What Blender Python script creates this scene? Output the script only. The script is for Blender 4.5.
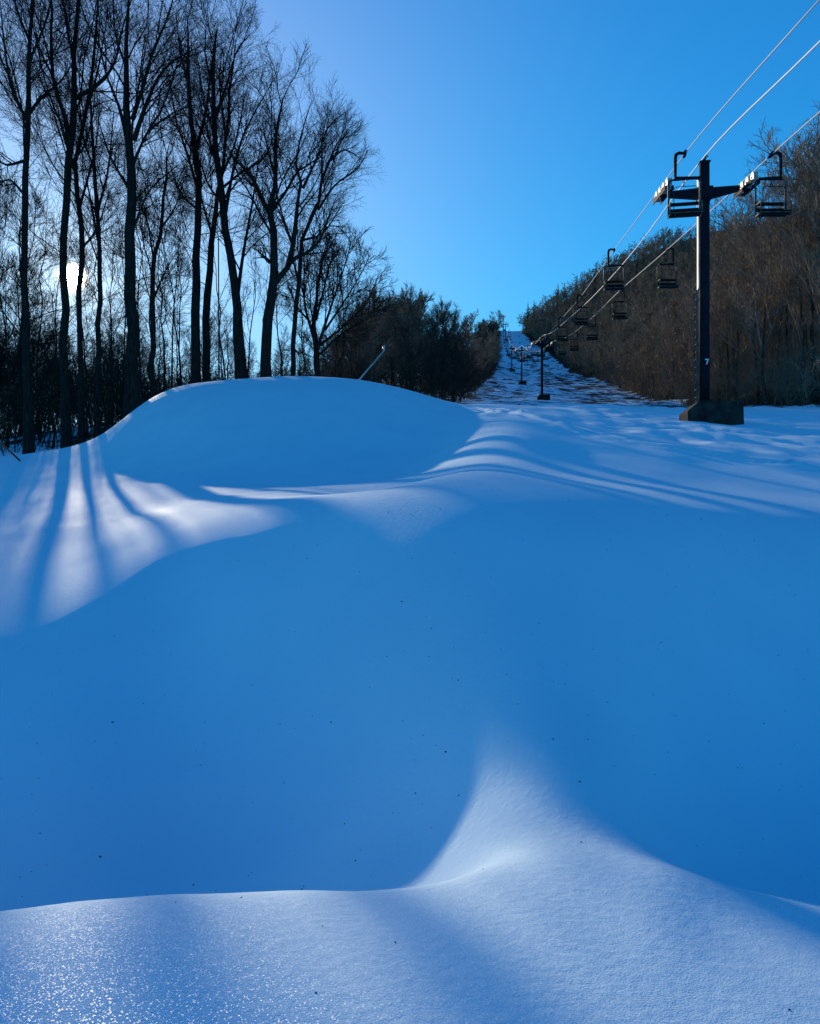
import bpy, math, random
import numpy as np
from mathutils import Vector

# ------------------------------------------------------------------ camera, sky, sun, exposure
for o in list(bpy.data.objects):
    bpy.data.objects.remove(o)
S = bpy.context.scene
COL = S.collection
F = 805.0                      # focal length in pixels of an 820 px wide frame
cam_d = bpy.data.cameras.new('camera')
cam_d.sensor_fit = 'HORIZONTAL'
cam_d.sensor_width = 36.0
cam_d.lens = 36.0 * F / 820.0
cam_d.clip_start = 0.05
cam_d.clip_end = 6000
cam = bpy.data.objects.new('camera', cam_d)
cam.location = (0, 0, 0)       # eye; the snow under the feet is at -1.5
cam.rotation_euler = (math.radians(90), 0, 0)
COL.objects.link(cam)
S.camera = cam

SUN = Vector(((73 - 410) / F, 1.0, (512 - 278) / F)).normalized()
SUN_EL = math.asin(SUN.z)
SUN_AZ = math.atan2(SUN.x, SUN.y)          # from +Y, towards +X

W = bpy.data.worlds.new('World')
S.world = W
W.use_nodes = True
nt = W.node_tree
nt.nodes.clear()
N, L = nt.nodes.new, nt.links.new
out = N('ShaderNodeOutputWorld')
bg = N('ShaderNodeBackground')
bg.inputs['Strength'].default_value = 0.15
sky = N('ShaderNodeTexSky')
sky.sky_type = 'NISHITA'
sky.sun_disc = False
sky.sun_elevation = SUN_EL
sky.sun_rotation = SUN_AZ
sky.altitude = 400
sky.air_density = 1.0
sky.dust_density = 0.1
sky.ozone_density = 2.0
hs = N('ShaderNodeHueSaturation')
hs.inputs['Saturation'].default_value = 1.10
tint = N('ShaderNodeMix')
tint.data_type = 'RGBA'
tint.blend_type = 'MULTIPLY'
tint.inputs[0].default_value = 1.0
tint.inputs[7].default_value = (0.09, 0.635, 1.02, 1)
L(sky.outputs[0], hs.inputs['Color'])
L(hs.outputs[0], tint.inputs[6])
# the solar disc and its aureole, a function of direction only
tc = N('ShaderNodeTexCoord')
dot = N('ShaderNodeVectorMath'); dot.operation = 'DOT_PRODUCT'
nrm = N('ShaderNodeVectorMath'); nrm.operation = 'NORMALIZE'
L(tc.outputs['Generated'], nrm.inputs[0])
L(nrm.outputs[0], dot.inputs[0])
dot.inputs[1].default_value = SUN
def powk(p, k):
    a = N('ShaderNodeMath'); a.operation = 'MAXIMUM'; a.inputs[1].default_value = 0
    L(dot.outputs['Value'], a.inputs[0])
    b = N('ShaderNodeMath'); b.operation = 'POWER'; b.inputs[1].default_value = p
    L(a.outputs[0], b.inputs[0])
    c = N('ShaderNodeMath'); c.operation = 'MULTIPLY'; c.inputs[1].default_value = k
    L(b.outputs[0], c.inputs[0])
    return c
g1, g2, g3 = powk(42000, 700.0), powk(600, 1.6), powk(15, 1.7)
s1 = N('ShaderNodeMath'); s1.operation = 'ADD'
L(g1.outputs[0], s1.inputs[0]); L(g2.outputs[0], s1.inputs[1])
gc = N('ShaderNodeMix'); gc.data_type = 'RGBA'; gc.blend_type = 'MULTIPLY'
gc.inputs[0].default_value = 1.0
gc.inputs[7].default_value = (1.0, 0.90, 0.66, 1)
L(s1.outputs[0], gc.inputs[6])
g4 = N('ShaderNodeMix'); g4.data_type = 'RGBA'; g4.blend_type = 'MULTIPLY'
g4.inputs[0].default_value = 1.0
g4.inputs[7].default_value = (1.0, 0.55, 0.30, 1)
L(g3.outputs[0], g4.inputs[6])
gsum = N('ShaderNodeMix'); gsum.data_type = 'RGBA'; gsum.blend_type = 'ADD'
gsum.inputs[0].default_value = 1.0
L(gc.outputs[2], gsum.inputs[6]); L(g4.outputs[2], gsum.inputs[7])
addc = N('ShaderNodeMix'); addc.data_type = 'RGBA'; addc.blend_type = 'ADD'
addc.inputs[0].default_value = 1.0
# soft shoulder: the bright air near the sun does not run to white
sep = N('ShaderNodeSeparateColor'); com = N('ShaderNodeCombineColor')
L(tint.outputs[2], sep.inputs[0])
for ch, m_ in enumerate((3.0, 4.0, 6.2)):
    q1 = N('ShaderNodeMath'); q1.operation = 'DIVIDE'; q1.inputs[1].default_value = m_; L(sep.outputs[ch], q1.inputs[0])
    q2 = N('ShaderNodeMath'); q2.operation = 'MULTIPLY'; L(q1.outputs[0], q2.inputs[0]); L(q1.outputs[0], q2.inputs[1])
    q3 = N('ShaderNodeMath'); q3.operation = 'ADD'; q3.inputs[1].default_value = 1.0; L(q2.outputs[0], q3.inputs[0])
    q4 = N('ShaderNodeMath'); q4.operation = 'SQRT'; L(q3.outputs[0], q4.inputs[0])
    q5 = N('ShaderNodeMath'); q5.operation = 'DIVIDE'; L(sep.outputs[ch], q5.inputs[0]); L(q4.outputs[0], q5.inputs[1])
    L(q5.outputs[0], com.inputs[ch])
L(com.outputs[0], addc.inputs[6]); L(gsum.outputs[2], addc.inputs[7])
L(addc.outputs[2], bg.inputs['Color'])
L(bg.outputs[0], out.inputs['Surface'])

sun_d = bpy.data.lights.new('sun', 'SUN')
sun_d.energy = 3.6
sun_d.angle = math.radians(0.6)
sun_d.color = (1.0, 0.84, 0.60)
sun = bpy.data.objects.new('sun', sun_d)
sun.rotation_euler = (-SUN).to_track_quat('-Z', 'Y').to_euler()
sun.location = (-40, 60, 60)
COL.objects.link(sun)

vs = S.view_settings
vs.view_transform = 'Standard'
vs.look = 'None'
vs.gamma = 1.0
vs.exposure = 0.6

rng = np.random.default_rng(7)
random.seed(7)

# ------------------------------------------------------------------ helpers
def tag(o, label=None, cat=None, group=None, kind=None):
    if label: o['label'] = label
    if cat: o['category'] = cat
    if group: o['group'] = group
    if kind: o['kind'] = kind
    return o

def empty(name, loc, rz=0.0):
    o = bpy.data.objects.new(name, None)
    o.empty_display_size = 0.3
    o.location = loc
    o.rotation_euler = (0, 0, rz)
    COL.objects.link(o)
    return o

def link(name, me, parent=None, loc=None):
    o = bpy.data.objects.new(name, me)
    COL.objects.link(o)
    if parent is not None: o.parent = parent
    if loc is not None: o.location = loc
    return o

def np_mesh(name, V, Q, mat=None, smooth=True, T=None):
    """mesh from numpy vertices, quads (and triangles)"""
    V = np.ascontiguousarray(V, dtype=np.float32)
    Q = np.zeros((0, 4), np.int32) if Q is None else np.asarray(Q, np.int32)
    T = np.zeros((0, 3), np.int32) if T is None else np.asarray(T, np.int32)
    me = bpy.data.meshes.new(name)
    nl = Q.size + T.size
    me.vertices.add(len(V)); me.vertices.foreach_set('co', V.ravel())
    me.loops.add(nl)
    me.loops.foreach_set('vertex_index', np.concatenate([Q.ravel(), T.ravel()]).astype(np.int32))
    npoly = len(Q) + len(T)
    me.polygons.add(npoly)
    st = np.concatenate([np.arange(len(Q)) * 4, Q.size + np.arange(len(T)) * 3]).astype(np.int32)
    me.polygons.foreach_set('loop_start', st)
    me.polygons.foreach_set('use_smooth', np.full(npoly, smooth, dtype=bool))
    me.update(calc_edges=True)
    me.validate()
    if mat: me.materials.append(mat)
    return me

class MB:
    """collects boxes, tubes and prisms into one mesh"""
    def __init__(self): self.v, self.f = [], []
    def box(self, c, s, R=None):
        b = len(self.v)
        for dx in (-1, 1):
            for dy in (-1, 1):
                for dz in (-1, 1):
                    p = Vector((dx * s[0] / 2, dy * s[1] / 2, dz * s[2] / 2))
                    if R is not None: p = R @ p
                    self.v.append(tuple(p + Vector(c)))
        for q in ((0, 1, 3, 2), (4, 6, 7, 5), (0, 4, 5, 1), (2, 3, 7, 6), (0, 2, 6, 4), (1, 5, 7, 3)):
            self.f.append(tuple(b + i for i in q))
        return self
    def tube(self, pts, r, n=8, cap=True):
        pts = [Vector(p) for p in pts]
        rs = r if isinstance(r, (list, tuple)) else [r] * len(pts)
        b = len(self.v)
        up = None
        for i, p in enumerate(pts):
            t = (pts[min(i + 1, len(pts) - 1)] - pts[max(i - 1, 0)]).normalized()
            if up is None:
                up = Vector((0, 0, 1)) if abs(t.z) < 0.9 else Vector((0, 1, 0))
            a = t.cross(up).normalized(); c = a.cross(t).normalized(); up = c
            for k in range(n):
                th = 2 * math.pi * k / n
                self.v.append(tuple(p + (a * math.cos(th) + c * math.sin(th)) * rs[i]))
        for i in range(len(pts) - 1):
            for k in range(n):
                k2 = (k + 1) % n
                self.f.append((b + i * n + k, b + i * n + k2, b + (i + 1) * n + k2, b + (i + 1) * n + k))
        if cap:
            self.f.append(tuple(b + k for k in range(n))[::-1])
            e = b + (len(pts) - 1) * n
            self.f.append(tuple(e + k for k in range(n)))
        return self
    def prism(self, prof, y0, y1):
        """profile in x,z extruded along y"""
        b = len(self.v); n = len(prof)
        for y in (y0, y1):
            for x, z in prof: self.v.append((x, y, z))
        for k in range(n):
            k2 = (k + 1) % n
            self.f.append((b + k, b + k2, b + n + k2, b + n + k))
        self.f.append(tuple(b + k for k in range(n))[::-1])
        self.f.append(tuple(b + n + k for k in range(n)))
        return self
    def mesh(self, name, mat, bevel=0.0, smooth=False):
        me = bpy.data.meshes.new(name)
        me.from_pydata(self.v, [], self.f)
        import bmesh
        bm = bmesh.new(); bm.from_mesh(me)
        bmesh.ops.recalc_face_normals(bm, faces=bm.faces[:])
        if bevel:
            es = [e for e in bm.edges if len(e.link_faces) == 2 and e.calc_face_angle(0) > 0.6]
            bmesh.ops.bevel(bm, geom=es, offset=bevel, segments=2, affect='EDGES', profile=0.5)
        for f in bm.faces: f.smooth = smooth
        bm.to_mesh(me); bm.free()
        me.materials.append(mat)
        return me

def smooth01(a, b, x):
    t = np.clip((x - a) / (b - a), 0, 1)
    return t * t * (3 - 2 * t)

def pchip(x, y, q):
    x = np.asarray(x, float); y = np.asarray(y, float); q = np.clip(q, x[0], x[-1])
    h = np.diff(x); d = np.diff(y) / h
    m = np.zeros_like(y)
    m[0], m[-1] = d[0], d[-1]
    for i in range(1, len(x) - 1):
        if d[i - 1] * d[i] > 0:
            w1, w2 = 2 * h[i] + h[i - 1], h[i] + 2 * h[i - 1]
            m[i] = (w1 + w2) / (w1 / d[i - 1] + w2 / d[i])
    k = np.clip(np.searchsorted(x, q, side='right') - 1, 0, len(x) - 2)
    t = (q - x[k]) / h[k]
    return ((2*t**3 - 3*t**2 + 1) * y[k] + (t**3 - 2*t**2 + t) * h[k] * m[k]
            + (-2*t**3 + 3*t**2) * y[k+1] + (t**3 - t**2) * h[k] * m[k+1])

def vnoise(x, y, seed=0):
    xi, yi = np.floor(x).astype(np.int64), np.floor(y).astype(np.int64)
    fx, fy = x - xi, y - yi
    fx, fy = fx*fx*fx*(fx*(fx*6-15)+10), fy*fy*fy*(fy*(fy*6-15)+10)
    def h(i, j):
        n = (i * 374761393 + j * 668265263 + seed * 1442695041) & 0x7fffffff
        n = ((n ^ (n >> 13)) * 1274126177) & 0x7fffffff
        n = n ^ (n >> 16)
        return (n & 0xffff) / 32767.5 - 1
    a, b, c, d = h(xi, yi), h(xi+1, yi), h(xi, yi+1), h(xi+1, yi+1)
    return (a*(1-fx) + b*fx)*(1-fy) + (c*(1-fx) + d*fx)*fy

def fbm(x, y, o=4, seed=0):
    s = 0; a = 1.0
    for k in range(o):
        s = s + a * vnoise(x * 2**k + 17.3*k, y * 2**k - 9.1*k, seed + k); a *= 0.5
    return s

# ------------------------------------------------------------------ materials
def material(name):
    m = bpy.data.materials.new(name); m.use_nodes = True
    n = m.node_tree; n.nodes.clear()
    o = n.nodes.new('ShaderNodeOutputMaterial')
    p = n.nodes.new('ShaderNodeBsdfPrincipled')
    n.links.new(p.outputs[0], o.inputs[0])
    return m, n, p, o

def noisy(name, c1, c2, scale=6.0, rough=0.8, metal=0.0, bump=0.0, spec=0.3, stretch=(1, 1, 1)):
    m, n, p, o = material(name)
    tcn = n.nodes.new('ShaderNodeTexCoord')
    mp = n.nodes.new('ShaderNodeMapping'); mp.inputs['Scale'].default_value = stretch
    no = n.nodes.new('ShaderNodeTexNoise'); no.inputs['Scale'].default_value = scale
    no.inputs['Detail'].default_value = 5
    n.links.new(tcn.outputs['Object'], mp.inputs[0]); n.links.new(mp.outputs[0], no.inputs['Vector'])
    r = n.nodes.new('ShaderNodeValToRGB')
    r.color_ramp.elements[0].position = 0.35; r.color_ramp.elements[1].position = 0.68
    r.color_ramp.elements[0].color = (*c1, 1); r.color_ramp.elements[1].color = (*c2, 1)
    n.links.new(no.outputs['Fac'], r.inputs[0]); n.links.new(r.outputs[0], p.inputs['Base Color'])
    p.inputs['Roughness'].default_value = rough; p.inputs['Metallic'].default_value = metal
    p.inputs['Specular IOR Level'].default_value = spec
    if bump:
        b = n.nodes.new('ShaderNodeBump'); b.inputs['Strength'].default_value = bump
        b.inputs['Distance'].default_value = 0.02
        n.links.new(no.outputs['Fac'], b.inputs['Height']); n.links.new(b.outputs[0], p.inputs['Normal'])
    return m

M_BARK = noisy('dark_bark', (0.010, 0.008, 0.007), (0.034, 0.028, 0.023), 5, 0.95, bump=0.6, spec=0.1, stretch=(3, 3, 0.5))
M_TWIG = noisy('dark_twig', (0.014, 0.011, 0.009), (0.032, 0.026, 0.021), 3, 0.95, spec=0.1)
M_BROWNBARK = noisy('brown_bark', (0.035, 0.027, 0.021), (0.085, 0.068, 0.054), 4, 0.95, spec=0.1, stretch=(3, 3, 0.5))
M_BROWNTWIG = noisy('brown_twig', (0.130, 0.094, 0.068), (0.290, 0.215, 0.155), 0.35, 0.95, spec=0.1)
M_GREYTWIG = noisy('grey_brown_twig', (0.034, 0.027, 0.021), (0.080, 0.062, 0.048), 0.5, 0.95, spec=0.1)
M_BIRCH = noisy('birch_bark', (0.20, 0.18, 0.15), (0.55, 0.51, 0.45), 5, 0.8, spec=0.2, stretch=(1, 1, 3))
M_NEEDLE = noisy('spruce_needles', (0.012, 0.030, 0.018), (0.035, 0.070, 0.035), 3, 0.9, spec=0.15)
M_LEAF = noisy('dry_leaf', (0.12, 0.06, 0.025), (0.26, 0.15, 0.07), 9, 0.8, spec=0.2)
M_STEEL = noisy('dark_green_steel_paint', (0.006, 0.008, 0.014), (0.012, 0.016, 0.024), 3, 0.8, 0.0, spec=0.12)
M_GALV = noisy('galvanised_steel', (0.33, 0.34, 0.35), (0.62, 0.62, 0.61), 8, 0.42, 0.6, spec=0.5)
M_LADDER = noisy('dull_ladder_steel', (0.02, 0.025, 0.028), (0.11, 0.12, 0.12), 3, 0.7, spec=0.2)
M_SUNLIT = noisy('pale_sunlit_edge', (0.28, 0.28, 0.26), (0.75, 0.74, 0.70), 2.2, 0.6, spec=0.4, stretch=(2, 2, 0.6))  # pale colour stands for sunlight on the pole's left side
M_WHEEL = noisy('sheave_wheel', (0.20, 0.19, 0.17), (0.50, 0.48, 0.43), 6, 0.5, spec=0.5)
M_ROPE = noisy('steel_rope', (0.45, 0.45, 0.45), (0.50, 0.50, 0.49), 1, 0.7, 0.0, spec=0.2)
M_CABLE = noisy('pale_cable_sheath', (0.55, 0.55, 0.54), (0.72, 0.72, 0.70), 10, 0.6, spec=0.2)
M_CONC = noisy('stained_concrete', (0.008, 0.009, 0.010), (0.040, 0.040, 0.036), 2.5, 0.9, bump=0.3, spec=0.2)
M_CHAIR = noisy('black_chair_tube', (0.008, 0.008, 0.009), (0.018, 0.018, 0.020), 7, 0.8, spec=0.12)
M_CHAIRPALE = noisy('worn_chair_tube', (0.025, 0.025, 0.025), (0.13, 0.125, 0.115), 4, 0.6, 0.0, spec=0.25)
M_SEAT = noisy('dark_seat_slat', (0.006, 0.007, 0.007), (0.014, 0.015, 0.015), 4, 0.9, spec=0.06)
M_WHITE = noisy('white_paint', (0.70, 0.70, 0.68), (0.82, 0.82, 0.80), 6, 0.6)
M_RED = noisy('faded_red_paint', (0.30, 0.05, 0.03), (0.45, 0.09, 0.05), 6, 0.7)
M_LITTER = noisy('bark_litter', (0.012, 0.009, 0.007), (0.05, 0.035, 0.025), 40, 0.9)

def snow_material():
    m, n, p, o = material('snow')
    nd, lk = n.nodes.new, n.links.new
    def math_(op, a, b=None, c=None):
        k = nd('ShaderNodeMath'); k.operation = op
        for i, v in enumerate((a, b, c)):
            if v is None: continue
            if isinstance(v, (int, float)): k.inputs[i].default_value = v
            else: lk(v, k.inputs[i])
        return k.outputs[0]
    geo = nd('ShaderNodeNewGeometry')
    pos = geo.outputs['Position']
    at = nd('ShaderNodeAttribute'); at.attribute_name = 'bare'
    bare = at.outputs['Fac']
    # where the snow has thinned and grass or leaf litter stands out
    mp = nd('ShaderNodeMapping'); mp.inputs['Scale'].default_value = (0.50, 0.22, 0.30)
    lk(pos, mp.inputs[0])
    n1 = nd('ShaderNodeTexNoise'); n1.inputs['Scale'].default_value = 0.55; n1.inputs['Detail'].default_value = 8
    n1.inputs['Roughness'].default_value = 0.76
    lk(mp.outputs[0], n1.inputs['Vector'])
    thr = math_('SUBTRACT', 1.0, bare)
    dif = math_('SUBTRACT', n1.outputs['Fac'], math_('MULTIPLY_ADD', thr, 0.62, 0.19))
    mask = nd('ShaderNodeMapRange'); mask.inputs['From Min'].default_value = -0.02; mask.inputs['From Max'].default_value = 0.05
    lk(dif, mask.inputs['Value'])
    n2 = nd('ShaderNodeTexNoise'); n2.inputs['Scale'].default_value = 2.3; n2.inputs['Detail'].default_value = 6
    lk(pos, n2.inputs['Vector'])
    r = nd('ShaderNodeValToRGB')
    r.color_ramp.elements[0].position = 0.36; r.color_ramp.elements[1].position = 0.7
    r.color_ramp.elements[0].color = (0.012, 0.010, 0.008, 1); r.color_ramp.elements[1].color = (0.060, 0.040, 0.024, 1)
    lk(n2.outputs['Fac'], r.inputs[0])
    n3 = nd('ShaderNodeTexNoise'); n3.inputs['Scale'].default_value = 0.8; n3.inputs['Detail'].default_value = 6
    lk(pos, n3.inputs['Vector'])
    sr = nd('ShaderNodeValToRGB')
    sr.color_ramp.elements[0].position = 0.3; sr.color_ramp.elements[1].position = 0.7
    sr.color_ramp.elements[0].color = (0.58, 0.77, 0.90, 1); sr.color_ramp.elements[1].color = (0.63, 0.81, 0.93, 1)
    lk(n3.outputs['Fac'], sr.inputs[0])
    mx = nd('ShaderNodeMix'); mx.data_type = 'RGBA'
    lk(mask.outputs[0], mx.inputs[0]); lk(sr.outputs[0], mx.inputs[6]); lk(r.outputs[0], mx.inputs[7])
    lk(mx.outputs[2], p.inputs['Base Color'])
    p.inputs['Roughness'].default_value = 0.75
    p.inputs['Specular IOR Level'].default_value = 0.02
    # grain: millimetre crystals, centimetre wind ripples
    g1 = nd('ShaderNodeTexNoise'); g1.inputs['Scale'].default_value = 150; g1.inputs['Detail'].default_value = 2
    g2 = nd('ShaderNodeTexNoise'); g2.inputs['Scale'].default_value = 22; g2.inputs['Detail'].default_value = 4
    lk(pos, g1.inputs['Vector']); lk(pos, g2.inputs['Vector'])
    hsum = math_('ADD', math_('MULTIPLY', g1.outputs['Fac'], 0.004), math_('MULTIPLY', g2.outputs['Fac'], 0.0085))
    b = nd('ShaderNodeBump'); b.inputs['Strength'].default_value = 0.60; b.inputs['Distance'].default_value = 1.0
    lk(hsum, b.inputs['Height'])
    lk(b.outputs[0], p.inputs['Normal'])
    # sparkling crystals: every little cell mirrors in a direction of its own
    vo = nd('ShaderNodeTexVoronoi'); vo.inputs['Scale'].default_value = 260
    lk(pos, vo.inputs['Vector'])
    sub = nd('ShaderNodeVectorMath'); sub.operation = 'SUBTRACT'; sub.inputs[1].default_value = (0.5, 0.5, 0.5)
    lk(vo.outputs['Color'], sub.inputs[0])
    sc = nd('ShaderNodeVectorMath'); sc.operation = 'SCALE'; sc.inputs['Scale'].default_value = 1.3
    lk(sub.outputs[0], sc.inputs[0])
    ad = nd('ShaderNodeVectorMath'); ad.operation = 'ADD'
    lk(sc.outputs[0], ad.inputs[0]); lk(geo.outputs['Normal'], ad.inputs[1])
    nn = nd('ShaderNodeVectorMath'); nn.operation = 'NORMALIZE'
    lk(ad.outputs[0], nn.inputs[0])
    gl = nd('ShaderNodeBsdfGlossy'); gl.inputs['Roughness'].default_value = 0.34
    lk(nn.outputs[0], gl.inputs['Normal'])
    sx = nd('ShaderNodeSeparateColor'); lk(vo.outputs['Color'], sx.inputs[0])
    few = math_('GREATER_THAN', sx.outputs[1], 0.86)
    fr_ = nd('ShaderNodeAttribute'); fr_.attribute_name = 'near_glint'
    fac = math_('MULTIPLY', math_('MULTIPLY', math_('MULTIPLY', few, fr_.outputs['Fac']), 0.20), math_('SUBTRACT', 1.0, mask.outputs[0]))
    cc = nd('ShaderNodeCombineColor')
    for k in range(3): lk(fac, cc.inputs[k])
    lk(cc.outputs[0], gl.inputs['Color'])
    ms = nd('ShaderNodeAddShader')
    lk(p.outputs[0], ms.inputs[0]); lk(gl.outputs[0], ms.inputs[1])
    lk(ms.outputs[0], o.inputs[0])
    return m
M_SNOW = snow_material()

# ------------------------------------------------------------------ terrain
def row(d, y): return d * (512 - y) / F
RH = 3.2
COLS = {   # picture column of the photograph's view -> (distance, height) profile of the snow bank
    -500: [(3.2, row(3.2, 930)), (4.4, row(4.4, 938)), (6.0, row(6, 760)), (9, row(9, 600)), (14, row(14, 515)), (20, row(20, 480)), (28, row(28, 462))],
    0:   [(3.2, row(3.2, 917)), (4.4, row(4.4, 932)), (6.7, row(6.7, 664)), (9, row(9, 578)), (13, row(13, 515)), (18, row(18, 475)), (22, row(22, 460.5)), (28, row(28, 456))],
    50:  [(3.2, row(3.2, 911)), (4.35, row(4.35, 927)), (7.2, row(7.2, 626)), (9.5, row(9.5, 560)), (13, row(13, 505)), (18, row(18, 467)), (23, row(23, 450.5)), (28, row(28, 452))],
    90:  [(3.2, row(3.2, 906)), (4.3, row(4.3, 925)), (7.8, row(7.8, 586)), (10, row(10, 543)), (14, row(14, 492)), (17, row(17, 470)), (23.5, row(23.5, 444)), (28, row(28, 448))],
    125: [(3.2, row(3.2, 905)), (4.3, row(4.3, 925)), (8.1, row(8.1, 572)), (11, row(11, 520)), (15.5, row(15.5, 472)), (24, row(24, 415)), (30, row(30, 434))],
    155: [(3.2, row(3.2, 904)), (4.3, row(4.3, 925)), (5.2, row(5.2, 885)), (6.8, row(6.8, 735)), (8.7, row(8.7, 550)), (12, row(12, 500)), (15.3, row(15.3, 469)), (24, row(24, 393)), (30, row(30, 428))],
    200: [(3.2, row(3.2, 903)), (4.3, row(4.3, 923)), (5.2, row(5.2, 878)), (6.6, row(6.6, 728)), (9.0, row(9.0, 527)), (12, row(12, 499)), (15, row(15, 471)), (24, row(24, 383)), (31, row(31, 425))],
    250: [(3.2, row(3.2, 900)), (4.2, row(4.2, 919)), (5.0, row(5.0, 868)), (6.3, row(6.3, 722)), (9.1, row(9.1, 509)), (12, row(12, 497)), (14.5, row(14.5, 480)), (24, row(24, 380)), (31, row(31, 425))],
    300: [(3.2, row(3.2, 897)), (4.1, row(4.1, 914)), (4.85, row(4.85, 858)), (6.0, row(6.0, 722)), (9.1, row(9.1, 499)), (12, row(12, 492)), (14.3, row(14.3, 480)), (24.3, row(24.3, 378)), (31, row(31, 425))],
    360: [(3.2, row(3.2, 893)), (4.0, row(4.0, 910)), (4.65, row(4.65, 856)), (5.7, row(5.7, 718)), (8.9, row(8.9, 499)), (12, row(12, 488)), (14.5, row(14.5, 475)), (24.5, row(24.5, 382)), (31, row(31, 420))],
    420: [(3.2, row(3.2, 888)), (3.9, row(3.9, 900)), (4.5, row(4.5, 844)), (5.3, row(5.3, 712)), (8.6, row(8.6, 492)), (12.5, row(12.5, 478)), (15, row(15, 463)), (25, row(25, 394.5)), (31, row(31, 415))],
    470: [(3.2, row(3.2, 879)), (3.75, row(3.75, 868)), (4.3, row(4.3, 812)), (5.0, row(5.0, 705)), (8.3, row(8.3, 487)), (13, row(13, 462)), (16, row(16, 444)), (20, row(20, 427)), (28, row(28, 408.5)), (34, row(34, 404.5))],
    510: [(3.2, row(3.2, 873)), (3.7, row(3.7, 842)), (4.15, row(4.15, 792)), (4.8, row(4.8, 705)), (8.2, row(8.2, 495)), (14, row(14, 463)), (20, row(20, 434)), (28, row(28, 412)), (36, row(36, 407))],
    560: [(3.2, row(3.2, 867)), (3.65, row(3.65, 830)), (4.05, row(4.05, 782)), (4.65, row(4.65, 705)), (8.1, row(8.1, 502)), (14, row(14, 470)), (20, row(20, 443)), (28, row(28, 418)), (36, row(36, 409))],
    610: [(3.2, row(3.2, 867)), (3.65, row(3.65, 832)), (4.05, row(4.05, 786)), (4.65, row(4.65, 712)), (8.1, row(8.1, 510)), (14, row(14, 475)), (20, row(20, 448)), (28, row(28, 424)), (36, row(36, 412))],
    660: [(3.2, row(3.2, 873)), (3.65, row(3.65, 852)), (4.1, row(4.1, 810)), (4.8, row(4.8, 720)), (8.1, row(8.1, 517)), (14, row(14, 481)), (20, row(20, 453)), (28, row(28, 430)), (34, row(34, 420))],
    720: [(3.2, row(3.2, 890)), (3.9, row(3.9, 892)), (4.5, row(4.5, 846)), (5.4, row(5.4, 740)), (8.3, row(8.3, 526)), (14, row(14, 487)), (20, row(20, 459)), (28, row(28, 433)), (32, row(32, 425)), (36, row(36, 418))],
    820: [(3.2, row(3.2, 910)), (4.3, row(4.3, 926)), (9.1, row(9.1, 530)), (14, row(14, 492)), (20, row(20, 465)), (28, row(28, 437)), (33, row(33, 425))],
    1300: [(3.2, row(3.2, 930)), (4.3, row(4.3, 940)), (9, row(9, 540)), (14, row(14, 500)), (20, row(20, 470)), (28, row(28, 442))],
}
LR = np.linspace(math.log(0.25), math.log(60), 420)
RR = np.exp(LR)
th_list, prof_list = [], []
for px in sorted(COLS):
    th = math.atan((px - 410) / F); c = math.cos(th)
    wm = float(np.interp(px, [430, 510], [1, 0])); spur = 350 < px < 620
    kk = []
    for a, b in COLS[px]:
        far_ = np.interp(a, [0, 3.2, 4.3, 9, 12, 15, 24, 31, 36], [0, 3.2, 4.9, 9.7, 14.2, 21, 35.5, 46, 51])
        lef_ = np.interp(a, [0, 3.2, 4.3, 9, 13, 15.5, 18, 24, 30], [0, 3.2, 4.9, 10.3, 20, 25.5, 29, 34, 44])
        wl = float(smooth01(130, 260, px)); far_ = wl * far_ + (1 - wl) * lef_
        nar_ = np.interp(a, [0, 3.2, 4.3, 9, 14, 20, 28, 33, 60], [0, 3.2, 4.7, 9.4, 13.2, 17.5, 25, 32.5, 60])
        if spur: nar_ = np.interp(a, [0, 6.6, 9.7, 14, 20, 28, 36, 60], [0, 6.8, 9.9, 13.6, 18, 26, 36, 60])
        if 350 < px < 480 and a < 9: far_ = nar_
        a2 = wm * far_ + (1 - wm) * nar_
        kk.append((a2, b * a2 / a))
    k = [(0.2, -1.50), (1.3, -1.47), (2.3, -1.45)] + kk
    xs = [a / c for a, b in k]; ys = [b for a, b in k]
    xs += [75 / c]; ys += [ys[-1] + (75 - k[-1][0]) * 0.13]
    th_list.append(th); prof_list.append(pchip(xs, ys, RR))
for s in (-1, 1):
    for deg, z1, z2 in ((75, -1.5, 1.0), (110, -1.8, -3.0), (180, -3.0, -7)):
        th_list.append(s * math.radians(deg)); prof_list.append(pchip([0.2, 1.3, 3, 30, 75], [-1.5, -1.48, -1.5, z1, z2], RR))
o_ = np.argsort(th_list); TH = np.array(th_list)[o_]; PR = np.array(prof_list)[o_]
TQ = np.unique(np.concatenate([np.linspace(-math.pi, -0.75, 40), np.linspace(-0.75, 0.75, 260), np.linspace(0.75, math.pi, 40)]))
TAB = np.stack([pchip(TH, PR[:, j], TQ) for j in range(PR.shape[1])], 1)      # theta x r
k3 = np.array([1, 4, 6, 4, 1.0]) / 16
for it in range(14):
    P = np.pad(TAB, ((2, 2), (0, 0)), mode='edge'); TAB = sum(k3[i] * P[i:i + TAB.shape[0]] for i in range(5))
TB = TAB.copy()
for it in range(12):
    P = np.pad(TB, ((2, 2), (0, 0)), mode='edge'); TB = sum(k3[i] * P[i:i + TB.shape[0]] for i in range(5))
wb = (smooth01(3.5, 4.8, RR) * (1 - smooth01(12, 18, RR)))[None]
TAB = TAB * (1 - wb) + TB * wb
TB = TAB.copy()
for it in range(120):
    P = np.pad(TB, ((2, 2), (0, 0)), mode='edge'); TB = sum(k3[i] * P[i:i + TB.shape[0]] for i in range(5))
wb = smooth01(4.2, 5.4, RR)[None] * (1 - smooth01(8.0, 10.5, RR))[None] * np.ones(len(TQ))[:, None]
TAB = TAB * (1 - wb) + TB * wb
TB = TAB.copy()                      # the brow is well rounded, so that the light fades out over it
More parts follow.
